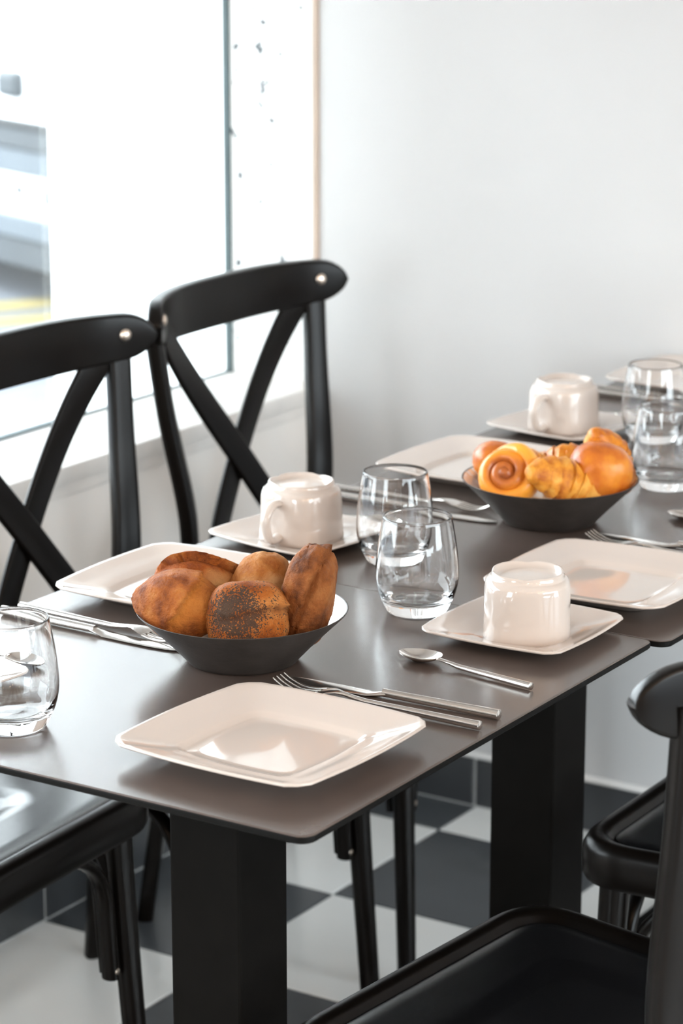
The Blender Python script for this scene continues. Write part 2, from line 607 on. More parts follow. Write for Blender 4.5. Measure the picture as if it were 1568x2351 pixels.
# ------------------------------------------------------------------ tables
def make_table(cx, cy, sx, sy, z, label, colpos):
    t = empty('bistro_table', (cx, cy, 0))
    tag(t, label, 'table', 'square bistro tables in a row')
    hx, hy = sx / 2, sy / 2
    loops = []
    th = 0.0065
    prof = [(-0.0015, -th), (0.0, -th + 0.0015), (0.0, -0.0015), (-0.0006, -0.0005), (-0.002, 0.0), (-0.004, 0.0), (-0.012, 0.0)]
    for off, zz in prof:
        loops.append([Vector((x, y, z + zz)) for x, y in rrect(hx + off, hy + off, 0.014 + off, 6)])
    bm = rings(loops)
    bmesh.ops.recalc_face_normals(bm, faces=bm.faces)
    bm.normal_update()
    for f in bm.faces:
        if f.normal.z < 0.8:
            f.material_index = 1
    obj('tabletop', bm, [M['table'], M['table_edge']], t, True, 30)
    px, py = colpos[0] - cx, colpos[1] - cy
    c = 0.04
    obj('column', box(px - c, px + c, py - c, py + c, 0.012, z - 0.012, 0.003, 2), M['column'], t)
    obj('mounting_plate', box(px - 0.14, px + 0.14, py - 0.14, py + 0.14, z - 0.0135, z - 0.0062, 0.001, 1), M['column'], t)
    obj('base_plate', box(px - 0.165, px + 0.165, py - 0.165, py + 0.165, 0.0, 0.013, 0.003, 2), M['column'], t)
    return t


make_table(0.3055, 0.295, 0.611, 0.590, TZ, 'dark brown square bistro table carrying the bowl of crusty bread rolls', (0.310, 0.292))
make_table(0.9145, 0.285, 0.601, 0.592, TZ - 0.0022, 'dark brown square bistro table carrying the bowl of croissants and pastries', (0.917, 0.287))
make_table(1.5160, 0.289, 0.598, 0.590, TZ - 0.001, 'dark brown square bistro table pushed up against the white end wall', (1.516, 0.289))


# ------------------------------------------------------------------ cross-back chairs (front of the seat at local -y)
SEAT_Z = 0.467


def seat_outline(f, dz=0.0, inset=0.0):
    """rounded trapezoid; wider in front"""
    fw, bw, yf, yb = 0.208 - inset, 0.172 - inset, -0.205 + inset, 0.200 - inset
    pts = []
    corners = [((fw, yf), 0.065), ((bw, yb), 0.085), ((-bw, yb), 0.085), ((-fw, yf), 0.065)]
    n = 8
    m = len(corners)
    for i in range(m):
        (cx, cy), r = corners[i]
        r = max(r - inset * 0.6, 0.012)
        a = Vector(corners[i - 1][0]) - Vector((cx, cy))
        b = Vector(corners[(i + 1) % m][0]) - Vector((cx, cy))
        A = Vector((cx, cy)) + a.normalized() * r
        B = Vector((cx, cy)) + b.normalized() * r
        Cc = Vector((cx, cy))
        for k in range(n + 1):
            t = k / n
            p = A * (1 - t) ** 2 + Cc * 2 * t * (1 - t) + B * t * t
            pts.append(p)
    # gently bow the front and sides
    out = []
    for p in pts:
        out.append(Vector((p.x * f, p.y * f, dz)))
    return out


def rail_point(s):
    """s in [-1, 1] along the bent top rail -> (x, y); ends come forward"""
    return Vector((0.232 * s, 0.235 - 0.060 * abs(s) ** 3, 0))


def make_chair():
    c = empty('cross_back_chair')
    # seat ring
    prof = [(0.000, SEAT_Z - 0.046), (-0.003, SEAT_Z - 0.040), (-0.003, SEAT_Z - 0.010), (0.001, SEAT_Z - 0.002), (0.006, SEAT_Z + 0.001),
            (0.016, SEAT_Z + 0.0005), (0.021, SEAT_Z - 0.003), (0.024, SEAT_Z - 0.007), (0.032, SEAT_Z - 0.012), (0.032, SEAT_Z - 0.046)]
    loops = [seat_outline(1, z, ins) for ins, z in prof]
    obj('seat_frame', rings(loops, cyclic=True), M['chair'], c, True, 50)
    # pressed seat panel with a shallow round dish
    loops = [seat_outline(1, SEAT_Z - 0.014, 0.027), seat_outline(1, SEAT_Z - 0.0065, 0.027), seat_outline(1, SEAT_Z - 0.0045, 0.034)]
    base = seat_outline(1, 0, 0.034)
    n = len(base)
    for k in range(1, 15):
        t = k / 15
        lp = []
        for p in base:
            ang = math.atan2(p.y, p.x)
            q = p * (1 - t)
            circ = Vector((math.cos(ang), math.sin(ang), 0)) * 0.19 * (1 - t)
            w = min(1, t * 2.2)
            q = q.lerp(circ, w)
            r = q.length
            z = SEAT_Z - 0.0045
            if r < 0.128:
                z -= 0.0035 * min(1, (0.128 - r) / 0.012)
            lp.append(Vector((q.x, q.y, z)))
        loops.append(lp)
    obj('seat_panel', rings(loops, True, True), M['chair_seat'], c, True, 60)
    # top rail: bent plank with rounded ends
    cnt = 41
    loops = []
    for i in range(cnt):
        s = -math.cos(math.pi * i / (cnt - 1))
        p = rail_point(s)
        e = 1e-3
        t = (rail_point(s + e) - rail_point(s - e)).normalized()
        nrm = Vector((-t.y, t.x, 0))
        edge = max(0.0, 1 - ((abs(s) - 0.84) / 0.16) ** 2) if abs(s) > 0.84 else 1.0
        hh = (0.0345 - 0.0075 * abs(s) ** 3) * math.sqrt(max(edge, 0.012))
        zc = 0.860 + 0.003 * abs(s) ** 3
        th = 0.0095
        lp = []
        for a, b in rrect(th, hh, 0.0045, 3):
            lp.append(p + nrm * a + Vector((0, 0, zc + b + 0.08 * a)))
        loops.append(lp)
    rail = obj('top_rail', rings(loops), M['chair'], c, True, 50)
    # bolts
    for s in (-1, 1):
        p = rail_point(s * 0.84)
        t = (rail_point(s * 0.84 + 1e-3) - rail_point(s * 0.84 - 1e-3)).normalized()
        nrm = Vector((t.y, -t.x, 0))
        bm = lathe([(0.0, -0.002), (0.0078, -0.002), (0.0078, 0.001), (0.006, 0.003), (0.003, 0.0042), (0.0, 0.0045)], 18)
        bmesh.ops.transform(bm, matrix=nrm.to_track_quat('Z', 'Y').to_matrix().to_4x4(), verts=bm.verts)
        bmesh.ops.translate(bm, verts=bm.verts, vec=p + nrm * 0.0095 + Vector((0, 0, 0.865)))
        obj('bolt', bm, M['bolt'], rail)
    # back posts that run on down as the rear legs
    for s in (-1, 1):
        top = rail_point(s * 0.82)
        path = bez([(s * 0.176, 0.252, 0.0), (s * 0.164, 0.222, 0.22), (s * 0.154, 0.190, 0.44), (s * 0.162, 0.176, 0.58),
                    (s * 0.183, top.y - 0.006, 0.74), (top.x + s * 0.004, top.y + 0.006, 0.862)], 10)

        def sec(i, t, s=s):
            w = 0.0160 + 0.0035 * math.sin(math.pi * min(1, t * 1.2))
            return rrect(w, 0.0115, 0.007, 3)
        ang = s * math.radians(30)
        obj('back_leg', sweep(path, sec, up=Vector((math.sin(ang), math.cos(ang), 0))), M['chair'], c, True, 50)
    # crossed back slats, on the same bent surface as the rail
    for s in (-1, 1):
        pts = []
        for k in range(33):
            t = k / 32
            u = s * (0.73 - 1.40 * t)
            z = 0.840 - 0.385 * t
            q = rail_point(max(-1, min(1, u)))
            lean = -0.055 * t
            bow = 0.004 * (1 if s > 0 else -1)
            pts.append(Vector((q.x * (1 - 0.16 * t), q.y + lean + bow - 0.002, z)))

        def up_at(i, t, s=s, pts=pts):
            x = pts[i].x
            a = 0.78 * (x / 0.232) ** 2 * (1 if x > 0 else -1)
            return Vector((math.sin(a), math.cos(a), 0))
        obj('cross_slat', sweep(pts, lambda i, t: rrect(0.0205, 0.0045, 0.004, 3), up=up_at), M['chair'], c, True, 50)
    # front legs
    for s in (-1, 1):
        path = bez([(s * 0.168, -0.165, SEAT_Z - 0.02), (s * 0.174, -0.171, 0.30), (s * 0.186, -0.186, 0.0)], 8)
        obj('front_leg', sweep(path, lambda i, t: ell(0.0175 - 0.005 * t, 0.0175 - 0.005 * t, 16), up=Vector((0, 1, 0))), M['chair'], c, True, 60)
    # bentwood braces: an arch under the seat between each pair of legs
    def arch(a, b, nm, drop=0.225):
        a, b = Vector(a), Vector(b)
        d = (b - a)
        L = d.length
        d.normalize()
        top, bot, r = SEAT_Z - 0.058, SEAT_Z - drop, 0.085
        pts = [a + Vector((0, 0, bot))]
        for k in range(9):
            t = math.pi / 2 * k / 8
            pts.append(a + d * (0.006 + r - r * math.cos(t)) + Vector((0, 0, top - r + r * math.sin(t))))
        for k in range(9):
            t = math.pi / 2 * k / 8
            pts.append(b - d * (0.006 + r - r * math.sin(t)) + Vector((0, 0, top - r + r * math.cos(t))))
        pts.append(b + Vector((0, 0, bot)))
        side = d.cross(Vector((0, 0, 1)))
        obj(nm, sweep(pts, lambda i, t: ell(0.0075, 0.0105, 12), up=side), M['chair'], c, True, 60)
    arch((-0.150, -0.166, 0), (0.150, -0.166, 0), 'arched_brace')
    arch((0.166, -0.150, 0), (0.156, 0.180, 0), 'arched_brace')
    arch((-0.166, -0.150, 0), (-0.156, 0.180, 0), 'arched_brace')
    for s in (-1, 1):
        bm = lathe([(0.0, 0.0), (0.004, 0.0), (0.0035, 0.0015), (0.0, 0.002)], 10)
        bmesh.ops.rotate(bm, verts=bm.verts, cent=(0, 0, 0), matrix=Matrix.Rotation(math.radians(90), 3, 'X'))
        bmesh.ops.translate(bm, verts=bm.verts, vec=(s * 0.1505, -0.175, SEAT_Z - 0.215))
        obj('screw', bm, M['bolt'], c)
    return c


chair0 = make_chair()
CH = [
    (0.420, 0.803, 3, 'black cross-back chair whose seat reaches out past the bread table end, window side'),
    (0.8705, 0.780, 0, 'black cross-back chair on the window side, opposite the gap between bread and pastry tables'),
    (1.361, 0.800, 0, 'black cross-back chair on the window side beside the speckled corner'),
    (0.345, -0.074, 174.5, 'black cross-back chair tucked under the bread table, across from the window'),
    (0.925, -0.060, 180, 'black cross-back chair tucked under the pastry table, across from the window'),
]
for i, (x, y, r, lab) in enumerate(CH):
    o = chair0 if i == 0 else copy_tree(chair0)
    o.location = (x, y, 0)
    o.rotation_euler = (0, 0, math.radians(r))
    tag(o, lab, 'chair', 'black cross-back chairs around the tables')


# ------------------------------------------------------------------ crockery
def square_outline(half, bulge=0.07, n=14, corner=0.10):
    """unit square with bowed sides; half = corner half-size"""
    pts = []
    side = []
    for k in range(n):
        t = -1 + 2 * k / n
        side.append((1 + bulge * (1 - t * t), t))
    raw = []
    for q in range(4):
        a = q * math.pi / 2
        for x, y in side:
            raw.append(Vector((x * math.cos(a) - y * math.sin(a), x * math.sin(a) + y * math.cos(a))))
    m = len(raw)
    for _ in range(2):
        new = []
        for i in range(m):
            d = max(0, 1 - (abs(abs(raw[i].x) - abs(raw[i].y))) / 0.16)
            av = (raw[i - 1] + raw[(i + 1) % m]) / 2
            new.append(raw[i].lerp(av, 0.5 * d))
        raw = new
    return [Vector((p.x * half, p.y * half, 0)) for p in raw]


def dish(half, prof, circ_below=0.0):
    base = square_outline(half)
    loops = []
    for f, z in prof:
        w = max(0.0, min(1.0, (circ_below - f) / 0.12)) if circ_below else 0
        lp = []
        for p in base:
            q = p * f
            if w > 0:
                q = q.lerp(p.normalized() * half * f * 1.07, w)
            lp.append(Vector((q.x, q.y, z)))
        loops.append(lp)
    return rings(loops)


PL = 0.0985
plate_prof = [(0.02, 0.0045), (0.30, 0.0045), (0.47, 0.0044), (0.545, 0.0046), (0.57, 0.0054), (0.60, 0.0082), (0.625, 0.0094), (0.75, 0.0122), (0.88, 0.0157),
              (0.955, 0.0182), (0.985, 0.0190), (0.998, 0.0186), (1.0, 0.0174), (0.99, 0.0162), (0.95, 0.0145), (0.80, 0.0100),
              (0.68, 0.0050), (0.64, 0.0010), (0.61, 0.0), (0.58, 0.0004), (0.56, 0.0015), (0.3, 0.0016), (0.02, 0.0016)]
plate0 = obj('square_plate', dish(PL, plate_prof, 0.50), M['ceramic'], None, True, 70)
PLATES = [
    (0.152, 0.135, -2.0, 'empty square cream plate beside the fork and spoon at the bread table corner'),
    (0.497, 0.473, 1.5, 'empty square white plate behind the bowl of bread rolls, window side'),
    (0.750, 0.122, 2.0, 'empty square cream plate between the pastry bowl and the cup with its handle hidden'),
    (1.110, 0.472, -1.5, 'empty square white plate behind the bowl of pastries, window side'),
    (1.714, 0.473, 0.0, 'empty square white plate at the wall end of the tables'),
]
for i, (x, y, r, lab) in enumerate(PLATES):
    o = plate0 if i == 0 else plate0.copy()
    if i:
        COL.objects.link(o)
    o.location = (x, y, TZ + (0 if x < 0.6 else -0.0022 if x < 1.21 else -0.001))
    o.rotation_euler = (0, 0, math.radians(r))
    tag(o, lab, 'plate', 'square plates on the tables')

SA = 0.0745
sau_prof = [(0.02, 0.0038), (0.40, 0.0038), (0.46, 0.0036), (0.49, 0.0042), (0.54, 0.0056), (0.66, 0.0074), (0.85, 0.0108), (0.955, 0.0132), (0.985, 0.0137),
            (0.998, 0.0132), (1.0, 0.0122), (0.985, 0.0110), (0.90, 0.0085), (0.72, 0.0050), (0.58, 0.0006), (0.54, 0.0), (0.50, 0.0006), (0.46, 0.0012), (0.02, 0.0012)]
sau0 = obj('saucer', dish(SA, sau_prof, 0.44), M['ceramic'], None, True, 70)


def squircle(r, n=56, e=2.7):
    out = []
    for k in range(n):
        t = 2 * math.pi * k / n
        c, s = math.cos(t), math.sin(t)
        rr = (abs(c) ** e + abs(s) ** e) ** (-1 / e)
        out.append((r * rr * c, r * rr * s))
    return out


def make_cup():
    """upside-down cup: mouth at z = 0, foot on top"""
    c = empty('coffee_cup')
    H = 0.0585
    prof = [(0.0395, 0.0032, 2.9), (0.0398, 0.0008, 2.9), (0.0408, 0.0, 2.9), (0.0417, 0.0010, 2.9), (0.0419, 0.004, 2.9), (0.0416, 0.02, 2.7), (0.0412, H - 0.010, 2.5), (0.0406, H - 0.005, 2.4), (0.0392, H - 0.0018, 2.4), (0.0370, H, 2.35),
            (0.0362, H + 0.0004, 2.3), (0.0352, H + 0.0012, 2.3), (0.0347, H + 0.0045, 2.3), (0.0341, H + 0.0064, 2.3), (0.0327, H + 0.0069, 2.3), (0.0313, H + 0.0058, 2.3), (0.0302, H + 0.0018, 2.2), (0.0245, H + 0.0012, 2.1), (0.015, H + 0.0018, 2.0), (0.0008, H + 0.0020, 2.0)]
    loops = []
    for r, z, e in prof:
        lp = []
        for k, (x, y) in enumerate(squircle(r, 64, e)):
            dz = 0
            if z > H + 0.004 and r < 0.0348:     # foot ring dips between its four lobes
                dz = -0.0013 * max(0, math.cos(4 * 2 * math.pi * k / 64)) ** 3
            lp.append(Vector((x, y, z + dz)))
        loops.append(lp)
    # inside wall
    inner = [(0.0005, H - 0.004, 2.0), (0.030, H - 0.004, 2.2), (0.0365, H - 0.009, 2.5), (0.0385, 0.02, 2.7)]
    loops = [[Vector((x, y, z)) for x, y in squircle(r, 64, e)] for r, z, e in inner] + loops
    obj('cup_body', rings(loops), M['ceramic'], c, True, 75)
    # handle, a flat loop on local +x
    pts = bez([(0.0395, 0, 0.047), (0.052, 0, 0.0465), (0.0615, 0, 0.038), (0.0635, 0, 0.026), (0.0585, 0, 0.012), (0.050, 0, 0.0075), (0.0400, 0, 0.010)], 7)
    obj('handle', sweep2(pts), M['ceramic'], c, True, 80)
    return c


def sweep2(pts):
    """handle loop lying in the local xz plane"""
    loops = []
    n = len(pts)
    for i, p in enumerate(pts):
        t = (pts[min(i + 1, n - 1)] - pts[max(i - 1, 0)]).normalized()
        y = Vector((0, 1, 0))
        nn = t.cross(y).normalized()
        loops.append([p + y * a + nn * b for a, b in ell(0.0064, 0.0042, 14)])
    return rings(loops)


cup0 = make_cup()
# saucer (x, y, rot), cup (dx, dy), handle direction
SETS = [
    (0.556, 0.115, 0, (-0.009, -0.009), 28, 'beside the lone teaspoon at the bread table edge', 'upside-down cream cup with its handle hidden, on the saucer beside the lone teaspoon'),
    (0.735, 0.490, -10, (0.002, 0.000), 176, 'beside the cross-back chairs, behind the pair of glasses', 'upside-down cream cup with its handle showing, behind the pair of glasses'),
    (1.362, 0.496, -9, (0.002, 0.002), 170, 'in front of the white end wall, behind the pastries', 'upside-down cream cup with its handle showing, before the white end wall'),
    (0.124, 0.503, -8, (0.0, 0.0), 176, 'behind the single glass at the bread table end', 'upside-down cream cup behind the single glass at the bread table end'),
]
for i, (x, y, r, d, hr, where, clab) in enumerate(SETS):
    z = TZ + (0 if x < 0.6 else -0.0022 if x < 1.21 else -0.001)
    o = sau0 if i == 0 else sau0.copy()
    if i:
        COL.objects.link(o)
    o.location = (x, y, z)
    o.rotation_euler = (0, 0, math.radians(r))
    tag(o, 'square cream saucer under a cup, ' + where, 'saucer', 'saucers under the cups')
    c = cup0 if i == 0 else copy_tree(cup0)
    c.location = (x + d[0], y + d[1], z + 0.0039)
    c.rotation_euler = (0, 0, math.radians(hr))
    tag(c, clab, 'cup', 'upside-down coffee cups')

# glasses
gp_out = [(0.0, 0.0010), (0.018, 0.0004), (0.0255, 0.0), (0.0292, 0.0012), (0.0322, 0.006), (0.0372, 0.0165), (0.0404, 0.028), (0.0415, 0.038), (0.0411, 0.050), (0.0394, 0.067), (0.0368, 0.084), (0.0345, 0.0975)]
gp_in = [(0.0341, 0.0985), (0.0333, 0.0985), (0.0333, 0.0975), (0.0356, 0.084), (0.0382, 0.067), (0.0399, 0.050), (0.0402, 0.038), (0.0388, 0.028), (0.0348, 0.0185), (0.0290, 0.0140), (0.018, 0.0122), (0.0, 0.0118)]


def smooth_prof(pr, n=4):
    pts = bez([(r, 0, z) for r, z in pr], n)
    return [(max(p.x, 0), p.z) for p in pts]


glass0 = obj('stemless_glass', lathe(smooth_prof(gp_out) + smooth_prof(gp_in), 64), M['glass'], None, True, 80)
GL = [
    (0.569, 0.242, 'clear stemless glass next to the cup with its handle hidden, on the bread table'),
    (0.722, 0.361, 'clear stemless glass next to the cup with handle, behind another glass'),
    (0.084, 0.361, 'clear stemless glass standing alone at the end of the bread table'),
    (1.169, 0.258, 'clear stemless glass right beside the bowl of pastries'),
    (1.377, 0.376, 'clear stemless glass near the wall end, behind the glass by the pastries'),
]
for i, (x, y, lab) in enumerate(GL):
    o = glass0 if i == 0 else glass0.copy()
    if i:
        COL.objects.link(o)
    o.location = (x, y, TZ + 0.0003 + (0 if x < 0.6 else -0.0022 if x < 1.21 else -0.001))
    o.rotation_euler = (0, 0, i * 0.7)
    tag(o, lab, 'glass', 'stemless glasses on the tables')


# ------------------------------------------------------------------ cutlery (handle end at local y = 0, tip towards +y)
def handle_sweep(y0, y1, zc, r0=0.0042, r1=0.0048):
    pts = [Vector((0, y0 + (y1 - y0) * k / 10, zc)) for k in range(11)]
    loops = []
    loops.append([Vector((a, y0, zc + b)) for a, b in ell(r0 * 0.86, r0 * 0.78, 14)])
    for k, p in enumerate(pts):
        t = k / 10
        r = r0 + (r1 - r0) * (1 - t)
        yy = p.y + (0.0006 if k == 0 else 0)
        loops.append([Vector((a, yy, zc + b)) for a, b in ell(r, r * 0.9, 14)])
    return loops


def make_fork():
    f = empty('fork')
    L = handle_sweep(0.0, 0.118, 0.0048, 0.0032, 0.0046)
    for y, w, h, z in ((0.130, 0.0030, 0.0024, 0.0062), (0.140, 0.0032, 0.0017, 0.0082), (0.147, 0.0055, 0.0012, 0.0090), (0.154, 0.0095, 0.0010, 0.0085), (0.160, 0.0112, 0.0009, 0.0072), (0.166, 0.0116, 0.0009, 0.0058)):
        L.append([Vector((a, y, z + b)) for a, b in ell(w, h, 14)])
    obj('fork_handle', rings(L), M['steel'], f, True, 50)
    for k in range(4):
        x = (k - 1.5) * 0.0062
        pts = bez([(x, 0.164, 0.0062), (x, 0.176, 0.0040), (x, 0.190, 0.0042), (x * 0.97, 0.203, 0.0085), (x * 0.95, 0.211, 0.0130)], 5)
        obj('tine', sweep(pts, lambda i, t: rrect(0.0016 - 0.0008 * t, 0.0010 - 0.0004 * t, 0.0004, 2)), M['steel'], f, True, 60)
    return f


def make_knife():
    k = empty('table_knife')
    obj('knife_handle', rings(handle_sweep(0.0, 0.118, 0.0048, 0.0042, 0.0052)), M['steel'], k, True, 50)
    # blade standing slightly flat, cutting edge on one side
    st = [(0.112, -0.0040, 0.0040, 0.0030), (0.122, -0.0058, 0.0058, 0.0022), (0.132, -0.0080, 0.0082, 0.0013), (0.160, -0.0090, 0.0088, 0.0010), (0.190, -0.0096, 0.0084, 0.0009), (0.208, -0.0090, 0.0068, 0.0008), (0.217, -0.0060, 0.0040, 0.0006), (0.2205, -0.0015, 0.0010, 0.0004)]
    loops = []
    for y, x0, x1, h in st:
        cx, w = (x0 + x1) / 2, (x1 - x0) / 2
        zc = 0.0048 if y < 0.12 else 0.0030 if y < 0.13 else 0.0016
        loops.append([Vector((cx + a, y, zc + b)) for a, b in ell(w, h, 12)])
    obj('blade', rings(loops), M['steel'], k, True, 40)
    return k


def make_spoon():
    s = empty('teaspoon')
    L = handle_sweep(0.0, 0.085, 0.0042, 0.0028, 0.0040)
    for y, w, h, z in ((0.097, 0.0024, 0.0017, 0.0058), (0.106, 0.0030, 0.0012, 0.0066), (0.111, 0.0046, 0.0010, 0.0068)):
        L.append([Vector((a, y, z + b)) for a, b in ell(w, h, 14)])
    obj('spoon_handle', rings(L), M['steel'], s, True, 50)
    # bowl: egg-shaped dish with thickness
    loops_o, loops_i = [], []
    n = 28

    def egg(f, z0, off):
        lp = []
        for k in range(n):
            t = 2 * math.pi * k / n
            y = math.cos(t)
            w = 0.0152 * (1 - 0.14 * y)
            yy = 0.1320 + 0.0235 * y * f
            xx = w * math.sin(t) * f
            tilt = (0.0072 + (0.0056 - 0.0072) * (y * f + 1) / 2)
            lp.append(Vector((xx, yy, tilt - z0 + off)))
        return lp
    depth = 0.0058
    fs = [1.0, 0.96, 0.88, 0.76, 0.6, 0.4, 0.2, 0.02]
    top = [egg(f, depth * (1 - f ** 2.2), 0.0009) for f in fs]
    bot = [egg(f, depth * (1 - f ** 2.2), -0.0003) for f in reversed(fs)]
    obj('spoon_bowl', rings(bot + top), M['steel'], s, True, 60)
    return s


def place(proto, used, end, tip, z, label, cat, group):
    o = copy_tree(proto) if used[0] else proto
    used[0] = True
    e, t = Vector(end), Vector(tip)
    d = t - e
    o.location = (e.x, e.y, z)
    o.rotation_euler = (0, 0, math.atan2(-d.x, d.y))
    tag(o, label, cat, group)
    return o


Z2, Z3 = TZ - 0.0022, TZ - 0.001
fork0, fu = make_fork(), [False]
place(fork0, fu, (0.292, 0.012), (0.294, 0.224), TZ, 'steel fork next to the plate at the bread table corner, tines by the bowl', 'fork', 'forks on the tables')
place(fork0, fu, (0.361, 0.578), (0.352, 0.37), TZ, 'steel fork between knife and plate on the window side of the bread table', 'fork', 'forks on the tables')
place(fork0, fu, (0.894, 0.010), (0.900, 0.22), Z2, 'steel fork tucked under the plate before the pastry bowl', 'fork', 'forks on the tables')
place(fork0, fu, (0.945, 0.578), (0.950, 0.37), Z2, 'steel fork behind the pair of glasses, tines toward the pastry bowl', 'fork', 'forks on the tables')
place(fork0, fu, (1.612, 0.578), (1.606, 0.37), Z3, 'steel fork beside the plate at the wall end of the tables', 'fork', 'forks on the tables')
knife0, ku = make_knife(), [False]
place(knife0, ku, (0.326, 0.012), (0.322, 0.22), TZ, 'steel table knife between fork and teaspoon at the bread table corner', 'knife', 'table knives')
place(knife0, ku, (0.340, 0.584), (0.336, 0.37), TZ, 'steel table knife behind the single glass, beside the fork and the bread bowl', 'knife', 'table knives')
place(knife0, ku, (0.930, 0.010), (0.932, 0.22), Z2, 'steel table knife beside the plate before the pastry bowl', 'knife', 'table knives')
place(knife0, ku, (0.912, 0.566), (0.916, 0.36), Z2, 'steel table knife behind the pair of glasses, by the handled cup', 'knife', 'table knives')
place(knife0, ku, (1.580, 0.572), (1.578, 0.36), Z3, 'steel table knife near the plate at the wall end of the tables', 'knife', 'table knives')
spoon0, su = make_spoon(), [False]
place(spoon0, su, (0.412, 0.027), (0.438, 0.184), TZ, 'steel teaspoon lying alone beside the saucer of the cup with hidden handle', 'spoon', 'teaspoons')
place(spoon0, su, (1.018, 0.045), (1.052, 0.200), Z2, 'steel teaspoon on the pastry table beside the fork and knife', 'spoon', 'teaspoons')
place(spoon0, su, (0.832, 0.580), (0.838, 0.425), Z2, 'steel teaspoon behind the pair of glasses, next to the handled cup', 'spoon', 'teaspoons')
place(spoon0, su, (0.218, 0.590), (0.226, 0.435), TZ, 'steel teaspoon behind the single glass at the bread table end', 'spoon', 'teaspoons')
place(spoon0, su, (1.462, 0.580), (1.468, 0.425), Z3, 'steel teaspoon beside the cup before the white end wall', 'spoon', 'teaspoons')


# ------------------------------------------------------------------ bowls
def make_bowl():
    b = empty('bread_bowl')
    out = [(0.0005, 0.0), (0.046, 0.0), (0.0515, 0.0010), (0.0535, 0.0035), (0.066, 0.017), (0.083, 0.034), (0.0985, 0.0492)]
    rim = [(0.0992, 0.0500), (0.0995, 0.0506), (0.0990, 0.0510), (0.0984, 0.0508)]
    obj('bowl_shell', lathe(out + rim + [(0.0975, 0.0500), (0.0822, 0.0350), (0.065, 0.0180), (0.0525, 0.0048), (0.0495, 0.0026), (0.045, 0.0020), (0.0005, 0.0020)], 72), M['bowl_out'], b, True, 60)
    inn = [(0.0976, 0.0504), (0.0972, 0.0502), (0.0820, 0.0354), (0.0648, 0.0184), (0.0522, 0.0052), (0.0490, 0.0030), (0.045, 0.0024), (0.0005, 0.0024)]
    back = [(0.0005, 0.0021), (0.045, 0.0021), (0.0494, 0.0027), (0.0526, 0.0049), (0.0652, 0.0181), (0.0824, 0.0351), (0.0976, 0.0501)]
    obj('bowl_lining', lathe(inn + back, 72, False, False), M['bowl_in'], b, True, 60)
    return b


bowl0 = make_bowl()
B1 = Vector((0.348, 0.300, TZ))
B2 = Vector((0.958, 0.301, Z2))
bowl0.location = B1
tag(bowl0, 'dark metal bowl with bright crinkled inside, filled with crusty bread rolls', 'bowl', 'bread bowls')
bw2 = copy_tree(bowl0)
bw2.location = B2
tag(bw2, 'dark metal bowl with bright crinkled inside, filled with croissants and pastries', 'bowl', 'bread bowls')

# local axes for filling a bowl: u to one side, v across, z up
UA = Vector((0.537, -0.843, 0))
VA = Vector((0.843, 0.537, 0))


def uvz(base, u, v, z):
    return base + UA * u + VA * v + Vector((0, 0, z))


BASE_ROT = Matrix((UA, VA, Vector((0, 0, 1)))).transposed()


def blob(name, mat, base, uvzc, radii, rot, seed, amp=0.05, freq=1.6, fine=0.012, slash=None, sub=5, power=2.2, pinch=None):
    """organic loaf; local axes u, v, z of the bowl; rot is an Euler inside that frame.
    Each slash is a torn seam: a raised ear on one side, an opened, lighter crumb face on the other."""
    bm = bmesh.new()
    bmesh.ops.create_icosphere(bm, subdivisions=sub, radius=1.0)
    off = Vector((seed * 3.1, seed * 1.7, seed * 0.9))
    tear = []
    for vv in bm.verts:
        d = vv.co.normalized()
        r = sum(abs(c) ** power for c in d) ** (-1 / power)
        r *= (1 + amp * noise.noise(d * freq + off) + amp * 0.45 * noise.noise(d * 3.3 + off) + fine * noise.noise(d * 8 + off)
              + fine * 0.8 * noise.noise(d * 21 + off) + fine * 0.5 * noise.noise(d * 46 + off))
        tv = 0.0
        if slash:
            for (nx, ny, nz, tx, ty, tz, wid, hgt) in slash:
                nvec, tvec = Vector((nx, ny, nz)).normalized(), Vector((tx, ty, tz)).normalized()
                sd = d.dot(nvec) + 0.09 * noise.noise(d * 3.5 + off) + 0.03 * noise.noise(d * 13 + off)
                m = max(0.0, min(1.0, d.dot(tvec) * 1.6))
                if sd > 0:
                    r += m * hgt * math.exp(-sd / wid)
                else:
                    r -= m * hgt * 0.9 * math.exp(sd / (wid * 0.9))
                    tv = max(tv, m * min(1.0, -sd / 0.03) * math.exp(sd / (wid * 1.5)))
        p = d * r
        if pinch:
            p.y *= 1 - pinch * abs(p.x) ** 2
            p.z *= 1 - pinch * abs(p.x) ** 2
        tear.append(tv)
        vv.co = Vector((p.x * radii[0], p.y * radii[1], p.z * radii[2]))
    o = obj(name, bm, mat, None, True, 180)
    at = o.data.attributes.new('tear', 'FLOAT', 'POINT')
    at.data.foreach_set('value', tear)
    o.matrix_world = Matrix.Translation(uvz(base, *uvzc)) @ BASE_ROT.to_4x4() @ Euler([math.radians(a) for a in rot]).to_matrix().to_4x4()
    return o


